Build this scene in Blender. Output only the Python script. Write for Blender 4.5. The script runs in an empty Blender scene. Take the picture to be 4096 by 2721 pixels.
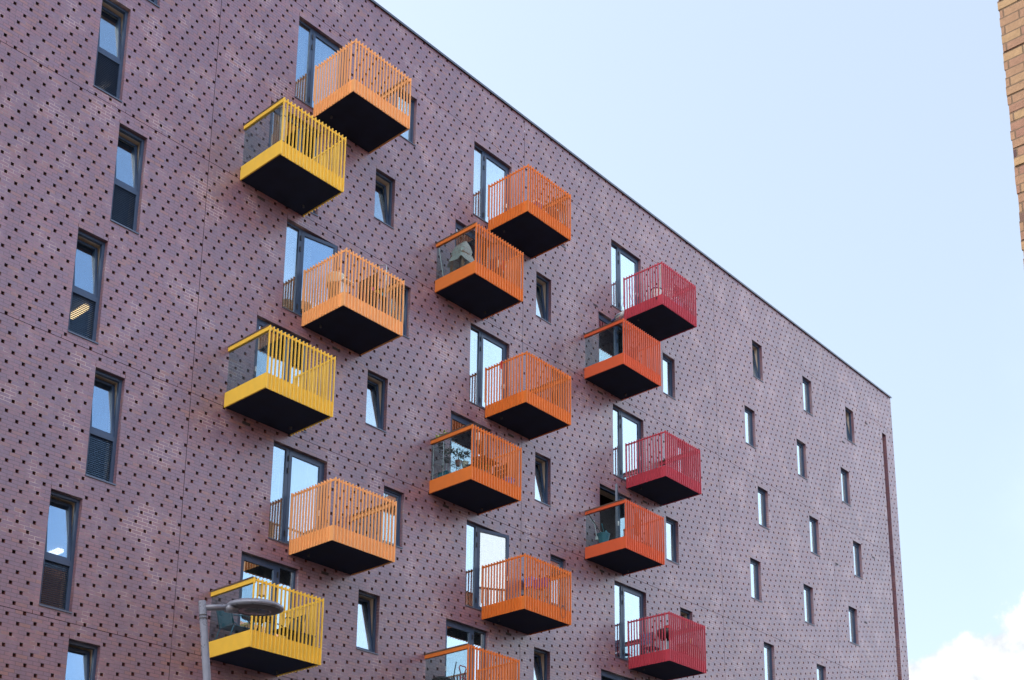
import bpy, math, random
from mathutils import Matrix, Vector
random.seed(7)
S = bpy.context.scene
COL = S.collection
R = math.radians

# ------------------------------------------------------------------ camera
GZ = 9.141                      # height of the brick-bond datum above the ground
cam_d = bpy.data.cameras.new('camera'); cam = bpy.data.objects.new('camera', cam_d); COL.objects.link(cam)
yaw, pit, rol = 0.8388383, 0.2522709, 0.0105045
f = Vector((math.sin(yaw)*math.cos(pit), math.cos(yaw)*math.cos(pit), math.sin(pit)))
rt = Vector((math.cos(yaw), -math.sin(yaw), 0)); up = rt.cross(f)
r2 = math.cos(rol)*rt + math.sin(rol)*up; u2 = -math.sin(rol)*rt + math.cos(rol)*up
M = Matrix((r2, u2, -f)).transposed().to_4x4(); M.translation = Vector((-12.3122, -22.3371, GZ-7.5409))
cam.matrix_world = M
cam_d.sensor_fit = 'HORIZONTAL'; cam_d.sensor_width = 36; cam_d.lens = 5259.138/4096*36
cam_d.shift_y = 1386.489/4096
cam_d.clip_start = .05; cam_d.clip_end = 3000
S.camera = cam

# ------------------------------------------------------------------ sky, sun, exposure
SUN_EL, SUN_AZ = R(44), R(-26)           # azimuth from +Y towards +X: behind the building, to the left
w = bpy.data.worlds.new('World'); S.world = w; w.use_nodes = True
nt = w.node_tree; nt.nodes.clear()
def N(t, k, **kw):
    n = t.nodes.new(k)
    for a, b in kw.items():
        if a.startswith('i_'):
            n.inputs[a[2:].replace('_', ' ')].default_value = b
        else: setattr(n, a, b)
    return n
def L(t, a, b): t.links.new(a, b)
def math_n(t, op, a, b=None, c=None, clamp=False):
    n = t.nodes.new('ShaderNodeMath'); n.operation = op; n.use_clamp = clamp
    for i, v in enumerate((a, b, c)):
        if v is None: continue
        if isinstance(v, (int, float)): n.inputs[i].default_value = v
        else: t.links.new(v, n.inputs[i])
    return n.outputs[0]
def mix_c(t, fac, a, b, blend='MIX'):
    n = t.nodes.new('ShaderNodeMix'); n.data_type = 'RGBA'; n.blend_type = blend
    for s, v in ((0, fac), (6, a), (7, b)):
        if isinstance(v, (int, float)): n.inputs[s].default_value = v
        elif isinstance(v, tuple): n.inputs[s].default_value = (*v, 1) if len(v) == 3 else v
        else: t.links.new(v, n.inputs[s])
    return n.outputs[2]
out = N(nt, 'ShaderNodeOutputWorld'); bg = N(nt, 'ShaderNodeBackground'); bg.inputs[1].default_value = 0.10
sky = N(nt, 'ShaderNodeTexSky', sky_type='NISHITA', sun_disc=False, sun_elevation=SUN_EL, sun_rotation=SUN_AZ,
        altitude=20, air_density=1.0, dust_density=2.2, ozone_density=1.8)
tc = N(nt, 'ShaderNodeTexCoord')
# cumulus: a few banks of cloud placed on the sky by direction, broken up by noise; those out of view are added to light the facade
nz = N(nt, 'ShaderNodeTexNoise', i_Scale=5.5, i_Detail=12.0, i_Roughness=0.58); L(nt, tc.outputs['Generated'], nz.inputs['Vector'])
nz2 = N(nt, 'ShaderNodeTexNoise', i_Scale=17.0, i_Detail=8.0, i_Roughness=0.6); L(nt, tc.outputs['Generated'], nz2.inputs['Vector'])
def dirv(az, el): return (math.sin(R(az))*math.cos(R(el)), math.cos(R(az))*math.cos(R(el)), math.sin(R(el)))
acc = None
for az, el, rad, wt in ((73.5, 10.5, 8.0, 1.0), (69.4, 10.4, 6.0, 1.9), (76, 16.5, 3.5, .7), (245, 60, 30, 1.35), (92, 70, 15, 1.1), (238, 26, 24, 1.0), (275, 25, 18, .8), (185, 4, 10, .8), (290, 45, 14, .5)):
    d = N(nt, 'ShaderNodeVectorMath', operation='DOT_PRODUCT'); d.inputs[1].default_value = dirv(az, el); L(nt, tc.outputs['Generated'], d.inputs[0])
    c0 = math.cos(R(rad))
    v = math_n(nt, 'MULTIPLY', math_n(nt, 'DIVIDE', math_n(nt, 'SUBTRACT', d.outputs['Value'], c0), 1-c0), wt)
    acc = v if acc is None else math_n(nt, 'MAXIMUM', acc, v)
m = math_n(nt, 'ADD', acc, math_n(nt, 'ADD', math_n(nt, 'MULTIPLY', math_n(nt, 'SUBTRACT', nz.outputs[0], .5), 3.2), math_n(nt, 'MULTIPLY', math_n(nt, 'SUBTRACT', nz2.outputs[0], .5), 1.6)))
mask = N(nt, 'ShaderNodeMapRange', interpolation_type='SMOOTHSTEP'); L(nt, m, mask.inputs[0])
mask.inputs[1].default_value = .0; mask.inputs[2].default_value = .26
cshade = N(nt, 'ShaderNodeMapRange'); L(nt, nz2.outputs[0], cshade.inputs[0]); cshade.inputs[1].default_value = .38; cshade.inputs[2].default_value = .58
dv = N(nt, 'ShaderNodeVectorMath', operation='DOT_PRODUCT'); dv.inputs[1].default_value = dirv(10, 25); L(nt, tc.outputs['Generated'], dv.inputs[0])
vf = N(nt, 'ShaderNodeMapRange', interpolation_type='SMOOTHSTEP'); L(nt, dv.outputs['Value'], vf.inputs[0]); vf.inputs[1].default_value=-.3; vf.inputs[2].default_value=.6; vf.inputs[3].default_value=.05; vf.inputs[4].default_value=.62
veil = mix_c(nt, vf.outputs[0], sky.outputs[0], (1.60, 1.77, 1.86))
sunside = math_n(nt, 'MULTIPLY', math_n(nt, 'SUBTRACT', vf.outputs[0], .05), 2.22, clamp=True)
ccol = mix_c(nt, cshade.outputs[0], mix_c(nt, sunside, (7.5, 7.6, 8.0), (1.78, 1.9, 2.02)), mix_c(nt, sunside, (9.5, 9.3, 9.2), (2.9, 2.9, 2.9)))  # added banks away from the sun are brighter, for more light on the facade
db = N(nt, 'ShaderNodeVectorMath', operation='DOT_PRODUCT'); db.inputs[1].default_value = dirv(110, 14); L(nt, tc.outputs['Generated'], db.inputs[0])
bf = N(nt, 'ShaderNodeMapRange', interpolation_type='SMOOTHSTEP'); L(nt, math_n(nt,'ADD',db.outputs['Value'],math_n(nt,'MULTIPLY',math_n(nt,'SUBTRACT',nz.outputs[0],.5),.12)), bf.inputs[0]); bf.inputs[1].default_value=.76; bf.inputs[2].default_value=.97; bf.inputs[4].default_value=.9
veil = mix_c(nt, bf.outputs[0], veil, (3.9, 4.45, 5.2))
dc = N(nt, 'ShaderNodeVectorMath', operation='DOT_PRODUCT'); dc.inputs[1].default_value = dirv(165, 24); L(nt, tc.outputs['Generated'], dc.inputs[0])
cf = N(nt, 'ShaderNodeMapRange', interpolation_type='SMOOTHSTEP'); L(nt, math_n(nt,'ADD',dc.outputs['Value'],math_n(nt,'MULTIPLY',math_n(nt,'SUBTRACT',nz.outputs[0],.5),.01)), cf.inputs[0]); cf.inputs[1].default_value=.992; cf.inputs[2].default_value=.996
veil = mix_c(nt, cf.outputs[0], veil, (4.2, 3.9, 3.9))
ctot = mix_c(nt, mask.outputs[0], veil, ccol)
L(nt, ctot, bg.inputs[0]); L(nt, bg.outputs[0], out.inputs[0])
sl = bpy.data.lights.new('sun', 'SUN'); sl.energy = 2.2; sl.angle = R(.5); sl.color = (1, .94, .85)
so = bpy.data.objects.new('sun', sl); COL.objects.link(so)
sd = Vector((math.sin(SUN_AZ)*math.cos(SUN_EL), math.cos(SUN_AZ)*math.cos(SUN_EL), math.sin(SUN_EL)))
so.rotation_euler = sd.to_track_quat('Z', 'Y').to_euler(); so.location = (0, 0, 60)
S.view_settings.view_transform = 'Standard'; S.view_settings.look = 'None'
S.view_settings.exposure = 2.2; S.view_settings.gamma = 1
try: S.view_settings.use_curve_mapping = False
except Exception: pass
S.cycles.max_bounces = 8; S.cycles.transparent_max_bounces = 12

# ------------------------------------------------------------------ materials
MATS = {}
def mat(name, col=(.5,.5,.5), rough=.5, metal=0.0, noise=0.0, nscale=8.0, spec=.5, emis=None, es=1.0):
    if name in MATS: return MATS[name]
    m = bpy.data.materials.new(name); m.use_nodes = True; t = m.node_tree; b = t.nodes['Principled BSDF']
    b.inputs['Base Color'].default_value = (*col, 1); b.inputs['Roughness'].default_value = rough
    b.inputs['Metallic'].default_value = metal; b.inputs['Specular IOR Level'].default_value = spec
    if noise:
        tc = N(t, 'ShaderNodeTexCoord'); nz = N(t, 'ShaderNodeTexNoise', i_Scale=nscale, i_Detail=6.0); L(t, tc.outputs['Object'], nz.inputs['Vector'])
        mr = N(t, 'ShaderNodeMapRange'); L(t, nz.outputs[0], mr.inputs[0]); mr.inputs[1].default_value=.3; mr.inputs[2].default_value=.7
        L(t, mix_c(t, mr.outputs[0], tuple(c*(1-noise) for c in col), tuple(min(1, c*(1+noise)) for c in col)), b.inputs['Base Color'])
        L(t, math_n(t, 'ADD', math_n(t, 'MULTIPLY', mr.outputs[0], .18), rough-.09), b.inputs['Roughness'])
    if emis: b.inputs['Emission Color'].default_value = (*emis, 1); b.inputs['Emission Strength'].default_value = es
    MATS[name] = m; return m

def brick_mat(name, c1, c2, c3, m_dark, m_light, bw=.225, rh=.075, ms=.005, ox=0.0, oz=0.0, patch=.6, rough=.55, oddfrac=.5, bump=.3, spec=.5):
    m = bpy.data.materials.new(name); m.use_nodes = True; t = m.node_tree; b = t.nodes['Principled BSDF']
    g = N(t, 'ShaderNodeNewGeometry'); tc = N(t, 'ShaderNodeTexCoord')
    sp = N(t, 'ShaderNodeSeparateXYZ'); L(t, tc.outputs['Object'], sp.inputs[0])
    sn = N(t, 'ShaderNodeSeparateXYZ'); L(t, g.outputs['Normal'], sn.inputs[0])
    isx = math_n(t, 'GREATER_THAN', math_n(t, 'ABSOLUTE', sn.outputs[0]), .7)
    hx = math_n(t, 'ADD', math_n(t, 'MULTIPLY', sp.outputs[0], math_n(t, 'SUBTRACT', 1.0, isx)), math_n(t, 'MULTIPLY', sp.outputs[1], isx))
    cv = N(t, 'ShaderNodeCombineXYZ'); L(t, math_n(t, 'ADD', hx, ox), cv.inputs[0]); L(t, math_n(t, 'ADD', sp.outputs[2], oz), cv.inputs[1])
    def brick(ca, cb, cm, bias=0.0, msz=ms):
        n = N(t, 'ShaderNodeTexBrick', offset=.5, offset_frequency=2, squash=1.0, squash_frequency=1)
        n.inputs['Color1'].default_value=(*ca,1); n.inputs['Color2'].default_value=(*cb,1); n.inputs['Mortar'].default_value=(*cm,1)
        n.inputs['Scale'].default_value=1; n.inputs['Mortar Size'].default_value=msz; n.inputs['Mortar Smooth'].default_value=.1
        n.inputs['Bias'].default_value=bias; n.inputs['Brick Width'].default_value=bw; n.inputs['Row Height'].default_value=rh
        L(t, cv.outputs[0], n.inputs['Vector']); return n
    # a random number per brick
    rnd = brick((0,0,0), (1,1,1), (0,0,0), 0.0)
    cr = N(t, 'ShaderNodeValToRGB'); L(t, rnd.outputs['Color'], cr.inputs[0]); cr.color_ramp.interpolation = 'LINEAR'
    e = cr.color_ramp.elements; e[0].position = 0.0; e[0].color = (*c1, 1); e[1].position = 1.0; e[1].color = (*c3, 1)
    k = e.new(oddfrac); k.color = (*c2, 1); k = e.new(min(.97, oddfrac+.28)); k.color = (*[.5*(a+b_) for a, b_ in zip(c1, c2)], 1)
    nz = N(t, 'ShaderNodeTexNoise', i_Scale=1.1, i_Detail=5.0, i_Roughness=.6); L(t, tc.outputs['Object'], nz.inputs['Vector'])
    pm = N(t, 'ShaderNodeMapRange', interpolation_type='SMOOTHSTEP'); L(t, nz.outputs[0], pm.inputs[0]); pm.inputs[1].default_value=patch-.08; pm.inputs[2].default_value=patch+.1
    mort = mix_c(t, pm.outputs[0], m_dark, m_light)
    fine = N(t, 'ShaderNodeTexNoise', i_Scale=22.0, i_Detail=6.0, i_Roughness=.7); L(t, tc.outputs['Object'], fine.inputs['Vector'])
    fm = N(t, 'ShaderNodeMapRange'); L(t, fine.outputs[0], fm.inputs[0]); fm.inputs[1].default_value=.25; fm.inputs[2].default_value=.75; fm.inputs[3].default_value=.82; fm.inputs[4].default_value=1.18
    big = N(t, 'ShaderNodeTexNoise', i_Scale=.22, i_Detail=4.0); L(t, tc.outputs['Object'], big.inputs['Vector'])
    bm = N(t, 'ShaderNodeMapRange'); L(t, big.outputs[0], bm.inputs[0]); bm.inputs[1].default_value=.3; bm.inputs[2].default_value=.7; bm.inputs[3].default_value=.9; bm.inputs[4].default_value=1.1
    var = N(t, 'ShaderNodeCombineColor'); v = math_n(t, 'MULTIPLY', fm.outputs[0], bm.outputs[0])
    for i in range(3): L(t, v, var.inputs[i])
    mp = N(t, 'ShaderNodeMapping'); mp.inputs['Scale'].default_value=(2.2,2.2,.16); L(t, tc.outputs['Object'], mp.inputs[0])
    st = N(t, 'ShaderNodeTexNoise', i_Scale=1.0, i_Detail=5.0, i_Roughness=.65); L(t, mp.outputs[0], st.inputs['Vector'])
    sm = N(t, 'ShaderNodeMapRange'); L(t, st.outputs[0], sm.inputs[0]); sm.inputs[1].default_value=.35; sm.inputs[2].default_value=.65; sm.inputs[3].default_value=.87; sm.inputs[4].default_value=1.06
    v2 = math_n(t, 'MULTIPLY', v, sm.outputs[0])
    for i in range(3): L(t, v2, var.inputs[i])
    col = mix_c(t, rnd.outputs['Fac'], mix_c(t, 1.0, cr.outputs[0], var.outputs[0], 'MULTIPLY'), mort)
    L(t, col, b.inputs['Base Color']); b.inputs['Roughness'].default_value = rough; b.inputs['Specular IOR Level'].default_value = spec
    bp = N(t, 'ShaderNodeBump', i_Strength=bump, i_Distance=.01)
    L(t, math_n(t, 'ADD', math_n(t, 'SUBTRACT', 1.0, rnd.outputs['Fac']), math_n(t, 'MULTIPLY', fine.outputs[0], .35)), bp.inputs['Height']); L(t, bp.outputs[0], b.inputs['Normal'])
    MATS[name] = m; return m

OX, OZ = -.0335-.1125, .0375-GZ
brick_mat('purple brick', (.244,.112,.130), (.186,.107,.150), (.258,.118,.106), (.105,.055,.066), (.44,.32,.30), ox=OX, oz=OZ, patch=.56, ms=.0068, rough=.34, oddfrac=.55, spec=.95)
brick_mat('stock brick', (.31,.205,.115), (.225,.12,.09), (.06,.032,.04), (.12,.08,.055), (.19,.13,.09), ox=.03, oz=.01, patch=.6, rough=.85, oddfrac=.45, bump=1.0, ms=.0055, spec=.2)
brick_mat('cream brick', (.34,.27,.21), (.30,.22,.17), (.25,.15,.1), (.25,.2,.17), (.3,.25,.22), patch=.5, rough=.8, spec=.2)
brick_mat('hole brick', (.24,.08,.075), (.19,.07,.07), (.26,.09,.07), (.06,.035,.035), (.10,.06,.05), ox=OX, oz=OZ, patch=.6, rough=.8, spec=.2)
FR = mat('frame paint', (.034,.058,.110), .38, noise=.1, nscale=3)
BLK = mat('soffit black', (.013,.018,.038), .75, spec=.15, noise=.35, nscale=2)
SEAL = mat('joint sealant', (.045,.028,.032), .8)
COP = mat('coping metal', (.10,.11,.135), .35, metal=.4)
CREAM = mat('inside plaster', (.75,.62,.50), .8)
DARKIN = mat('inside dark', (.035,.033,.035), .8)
WHITE = mat('white plastic', (.75,.75,.76), .4)
TIMB = mat('timber cap', (.10,.065,.05), .6, noise=.3)
ASPH = mat('asphalt', (.05,.05,.052), .9, noise=.3, nscale=30)
PAVE = mat('paving', (.28,.27,.25), .85, noise=.15, nscale=12)
GREY = mat('lamp grey', (.19,.20,.25), .30, metal=.25, noise=.12, nscale=6)
def glass_mat(name, tint, base, ior, rough=0.0):
    m = bpy.data.materials.new(name); m.use_nodes = True; t = m.node_tree; t.nodes.clear()
    o = N(t, 'ShaderNodeOutputMaterial'); mx = N(t, 'ShaderNodeMixShader'); tr = N(t, 'ShaderNodeBsdfTransparent'); gl = N(t, 'ShaderNodeBsdfGlossy')
    tr.inputs[0].default_value = (*tint, 1); gl.inputs['Roughness'].default_value = rough; gl.inputs[0].default_value = (.76,.91,1,1)
    lw = N(t, 'ShaderNodeLayerWeight'); lw.inputs[0].default_value = .5
    f0 = base + ((ior-1)/(ior+1))**2
    L(t, math_n(t, 'ADD', math_n(t, 'MULTIPLY', math_n(t, 'POWER', lw.outputs['Facing'], 4.2), 1-f0), f0, clamp=True), mx.inputs[0])
    # very slight waviness of float glass
    tc = N(t, 'ShaderNodeTexCoord'); nz = N(t, 'ShaderNodeTexNoise', i_Scale=2.2, i_Detail=1.0); L(t, tc.outputs['Object'], nz.inputs['Vector'])
    bp = N(t, 'ShaderNodeBump', i_Strength=.05, i_Distance=.02); L(t, nz.outputs[0], bp.inputs['Height']); L(t, bp.outputs[0], gl.inputs['Normal'])
    L(t, tr.outputs[0], mx.inputs[1]); L(t, gl.outputs[0], mx.inputs[2]); L(t, mx.outputs[0], o.inputs[0]); MATS[name] = m; return m
GLASS = glass_mat('window glass', (.80,.84,.84), .40, 1.7)
LGLASS = glass_mat('louvre glass', (.78,.8,.8), .06, 1.5)
BGLASS = glass_mat('balcony glass', (.74,.80,.80), 0.0, 1.45)
def cloth(name, col, trl=.4):
    m = bpy.data.materials.new(name); m.use_nodes = True; t = m.node_tree; b = t.nodes['Principled BSDF']
    b.inputs['Base Color'].default_value = (*col, 1); b.inputs['Roughness'].default_value = .9; b.inputs['Specular IOR Level'].default_value = .1
    o = t.nodes['Material Output']; mx = N(t, 'ShaderNodeMixShader'); tl = N(t, 'ShaderNodeBsdfTranslucent'); tl.inputs[0].default_value = (*col, 1)
    mx.inputs[0].default_value = trl; L(t, b.outputs[0], mx.inputs[1]); L(t, tl.outputs[0], mx.inputs[2]); L(t, mx.outputs[0], o.inputs[0]); MATS[name] = m; return m
NET = cloth('net curtain', (.85,.87,.9)); CURT = cloth('cream curtain', (.55,.5,.4), .2); CLOTHW = cloth('white sheet', (.72,.75,.70), .2)

# ------------------------------------------------------------------ mesh builder
class MB:
    def __init__(s): s.v=[]; s.f=[]
    def box(s, x0, x1, y0, y1, z0, z1):
        n=len(s.v); s.v += [(x0,y0,z0),(x1,y0,z0),(x1,y1,z0),(x0,y1,z0),(x0,y0,z1),(x1,y0,z1),(x1,y1,z1),(x0,y1,z1)]
        s.f += [tuple(n+i for i in q) for q in ((0,3,2,1),(4,5,6,7),(0,1,5,4),(1,2,6,5),(2,3,7,6),(3,0,4,7))]; return s
    def quad(s, a, b, c, d):
        n=len(s.v); s.v += [a,b,c,d]; s.f.append((n,n+1,n+2,n+3)); return s
    def obox(s, c, sx, sy, sz, m3):
        n=len(s.v)
        for z in (-.5,.5):
            for x,y in ((-.5,-.5),(.5,-.5),(.5,.5),(-.5,.5)): s.v.append(tuple(Vector(c)+m3@Vector((x*sx,y*sy,z*sz))))
        s.f += [tuple(n+i for i in q) for q in ((0,3,2,1),(4,5,6,7),(0,1,5,4),(1,2,6,5),(2,3,7,6),(3,0,4,7))]; return s
    def tube(s, pts, r, k=8, cap=True):
        pts=[Vector(p) for p in pts]; rs = r if isinstance(r,(list,tuple)) else [r]*len(pts); rings=[]
        ref=None
        for i,p in enumerate(pts):
            a=pts[max(i-1,0)]; b=pts[min(i+1,len(pts)-1)]; d=(b-a).normalized()
            if ref is None: ref = Vector((0,0,1)) if abs(d.z)<.9 else Vector((1,0,0))
            e1=(ref-d*ref.dot(d)).normalized(); ref=e1; e2=d.cross(e1); n=len(s.v)
            for j in range(k):
                t=2*math.pi*j/k; s.v.append(tuple(p+(e1*math.cos(t)+e2*math.sin(t))*rs[i]))
            rings.append(n)
        for a,b in zip(rings,rings[1:]):
            for j in range(k): s.f.append((a+j,a+(j+1)%k,b+(j+1)%k,b+j))
        if cap: s.f.append(tuple(rings[0]+j for j in range(k))[::-1]); s.f.append(tuple(rings[-1]+j for j in range(k)))
        return s
    def lathe(s, prof, c=(0,0,0), k=24, sx=1, sy=1):
        rings=[]
        for r,z in prof:
            n=len(s.v); rings.append(n)
            for j in range(k):
                t=2*math.pi*j/k; s.v.append((c[0]+r*math.cos(t)*sx, c[1]+r*math.sin(t)*sy, c[2]+z))
        for a,b in zip(rings,rings[1:]):
            for j in range(k): s.f.append((a+j,a+(j+1)%k,b+(j+1)%k,b+j))
        if prof[0][0]>1e-4: s.f.append(tuple(rings[0]+j for j in range(k))[::-1])
        if prof[-1][0]>1e-4: s.f.append(tuple(rings[-1]+j for j in range(k)))
        return s
    def build(s, name, m, parent=None, loc=None, smooth=False, rot=None):
        me=bpy.data.meshes.new(name); me.from_pydata(s.v,[],s.f); me.update()
        if smooth: me.shade_smooth()
        me.materials.append(m if not isinstance(m,str) else MATS[m])
        o=bpy.data.objects.new(name, me); COL.objects.link(o); o.parent=parent
        if loc: o.location=loc
        if rot: o.rotation_euler=rot
        return o
def tag(o, label=None, cat=None, group=None, kind=None):
    for k,v in (('label',label),('category',cat),('group',group),('kind',kind)):
        if v: o[k]=v
    return o
def empty(name, loc, label, cat, group=None, rz=0):
    o=bpy.data.objects.new(name,None); COL.objects.link(o); o.location=loc; o.rotation_euler=(0,0,rz); o.empty_display_size=.3
    return tag(o,label,cat,group)
def kids(o): return [c for c in bpy.data.objects if c.parent==o]
def copy_tree(o, parent=None, loc=None, with_kids=True):
    c=o.copy(); COL.objects.link(c); c.parent=parent
    if loc: c.location=loc
    if with_kids:
        for ch in kids(o): copy_tree(ch, c)
    return c
def Z(v): return v/1000+GZ

# ------------------------------------------------------------------ openings in the facade (bond coordinates, mm)
def U(n): return 225*n-79.5
TA = [16612.5, 10912.5, 5212.5, -487.5]; TB = [13762.5, 8062.5, 2362.5, -3337.5]
OPEN = []   # (kind, u0, u1, v0, v1, key)
for k,T in enumerate(TA):
    OPEN.append(('tall', U(0), U(3), T-2362.5, T, ('LA',k)))
    for c in range(3):
        OPEN.append(('doorA', U(20+28*c), U(27+28*c), T-2362.5, T, ('D',c,k)))
        OPEN.append(('small', U(35+28*c), U(38+28*c), T-1462.5, T, ('R',c,k)))
    for q,n in enumerate((113,129,144)): OPEN.append(('small', U(n), U(n+3), T-1462.5, T, ('QA',q,k)))
for k,T in enumerate(TB):
    OPEN.append(('tall', U(-3), U(0), T-2362.5, T, ('LB',k)))
    for c in range(3):
        OPEN.append(('doorB', U(17+28*c), U(24+28*c), T-2362.5, T, ('E',c,k)))
        OPEN.append(('small', U(32+28*c), U(35+28*c), T-1462.5, T, ('S',c,k)))
    for q,n in enumerate((110,126,141)): OPEN.append(('small', U(n), U(n+3), T-1462.5, T, ('QB',q,k)))
OPEN.append(('slot', 35500, 35860, -6000, 16612.5, ('slot',)))
UL, UR, VT, VB = -9000, 36520, 18575, -9141
VJ = [2172, 12850, 22866, 30690, 35270]; HJ = [16912.5, 11212.5, 5512.5, -187.5, -5887.5]

B = empty('apartment_building', (0,0,0), 'tall flat-roofed apartment building of purple perforated brick with bright cantilevered balconies', 'building')
# --- the brick skin with its real openings, missing quarter-bricks, weep slots and movement joints
wall = MB(); holes = MB(); holes_d = .1
vs = set([VB, VT])
c0 = int(VB//75)-1; c1 = int(VT//75)+1
for c in range(c0, c1+1): vs.update([75*c-35.5, 75*c+35.5])
for o in OPEN: vs.update([o[3], o[4]])
for h in HJ: vs.update([h-6, h+6])
vs = sorted(v for v in vs if VB <= v <= VT)
rw = random.Random(3)
weep = {}
for h in HJ:
    for cc in (round((h+37.5)/75),):
        weep[cc] = weep.get(cc, []) + [(33.5+112.5*(cc%2==1)) + 225*n for n in range(-36, 160, 4)]
for o in OPEN:
    if o[0] != 'slot':
        cc = round((o[4]+37.5)/75)
        weep.setdefault(cc, []).extend([o[1]-1, o[2]+1] if (cc%2==0) else [o[1]+112, o[2]+112])
def holes_in(c):
    base = 225*1.5*c; n0 = math.ceil((UL-base)/900); res=[]
    n = n0
    while base+900*n < UR-40:
        x = base+900*n; n += 1
        ok = x > UL+60
        for o in OPEN:
            if o[3]-42 < 75*c < o[4]+42 and o[1]-62 < x < o[2]+62: ok=False; break
        if ok and any(abs(75*c-h) < 34 for h in HJ): ok=False
        if ok: res.append((x-36, x+28.5, 'h'))
    for x in weep.get(c, []):
        if UL < x < UR and all(abs(x-a) > 60 for a,_,_ in res): res.append((x-5, x+5, 'w'))
    return res
def cut(iv, a, b):
    r=[]
    for x0,x1 in iv:
        if b<=x0 or a>=x1: r.append((x0,x1)); continue
        if a>x0: r.append((x0,a))
        if b<x1: r.append((b,x1))
    return r
m_ = lambda x: x/1000
for va, vb in zip(vs, vs[1:]):
    vm = (va+vb)/2; iv=[(UL,UR)]
    if any(abs(vm-h)<6 for h in HJ): continue
    for o in OPEN:
        if o[3]<vm<o[4]: iv = cut(iv, o[1], o[2])
    for j in VJ: iv = cut(iv, j-6, j+6)
    c = round(vm/75)
    if abs(vm-75*c) < 35 and vb-va > 20:
        for a,b,kd in holes_in(c):
            iv = cut(iv, a, b)
            d = holes_d if kd=='h' else .05
            x0,x1,z0,z1 = m_(a),m_(b),Z(va),Z(vb)
            holes.quad((x0,d,z0),(x1,d,z0),(x1,d,z1),(x0,d,z1))
            holes.quad((x0,0,z0),(x0,d,z0),(x0,d,z1),(x0,0,z1)).quad((x1,d,z0),(x1,0,z0),(x1,0,z1),(x1,d,z1))
            holes.quad((x0,0,z0),(x1,0,z0),(x1,d,z0),(x0,d,z0)).quad((x0,d,z1),(x1,d,z1),(x1,0,z1),(x0,0,z1))
    for a,b in iv: wall.quad((m_(a),0,Z(va)),(m_(b),0,Z(va)),(m_(b),0,Z(vb)),(m_(a),0,Z(vb)))
# reveals of the openings
RD=.105
for o in OPEN:
    d = RD if o[0]!='slot' else .32
    x0,x1,z0,z1 = m_(o[1]),m_(o[2]),Z(o[3]),Z(o[4])
    wall.quad((x1,0,z0),(x1,0,z1),(x1,d,z1),(x1,d,z0)).quad((x0,0,z1),(x0,0,z0),(x0,d,z0),(x0,d,z1))
    wall.quad((x0,0,z1),(x0,d,z1),(x1,d,z1),(x1,0,z1)).quad((x0,d,z0),(x0,0,z0),(x1,0,z0),(x1,d,z0))
# sides, back and roof
x0,x1,zt = m_(UL),m_(UR),Z(VT)
wall.quad((x1,0,0),(x1,16,0),(x1,16,zt),(x1,0,zt)).quad((x0,16,0),(x0,0,0),(x0,0,zt),(x0,16,zt)).quad((x1,16,0),(x0,16,0),(x0,16,zt),(x1,16,zt))
wall.build('wall', 'purple brick', B)
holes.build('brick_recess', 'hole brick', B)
j = MB()
for u in VJ: j.box(m_(u-6),m_(u+6),.012,.03,0,zt)
for h in HJ: j.box(x0,x1,.014,.032,Z(h-6),Z(h+6))
j.build('expansion_joint', SEAL, B)
MB().box(x0,x1,.36,15.9,zt-.35,zt-.05).build('roof', ASPH, B)
cp = MB(); cp.box(x0-.04,x1+.05,-.05,.36,zt+.012,zt+.045); cp.box(x0-.04,x1+.05,-.05,-.044,zt-.02,zt+.012); cp.build('parapet_coping', COP, B)
# toothed brick corner
q = MB()
for i in range(0, int(zt/.15)): q.box(x1+.002, x1+.02, .004, .1, i*.15+.01, i*.15+.075)
q.build('corner_bricks', 'purple brick', B)
# strip glazing in the tall slot
s = MB(); s.box(m_(35500),m_(35530),.2,.3,Z(-6000),Z(16612)); s.box(m_(35530),m_(35860),.27,.3,Z(-6000),Z(16612)); s.build('slot_lining', mat('slot metal',(.22,.165,.12),.5,metal=.2), B)
# air bricks
for u,v in ((3640,11025),(3640,5325),(12390,8175),(16425,11025),(9940,11025),(12390,2475),(9940,5325),(16425,5325),(18600,8175),(18600,2475),(6080,8175),(6080,2475),(6150,13875),(11900,13900),(16200,13880),(34100,16500),(32000,14925),(34000,10650),(30900,9525),(33000,7700)):
    MB().box(m_(u-108),m_(u+108),-.004,.01,Z(v-31),Z(v+31)).build('air_brick', mat('air brick',(.035,.025,.028),.8), B)

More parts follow.
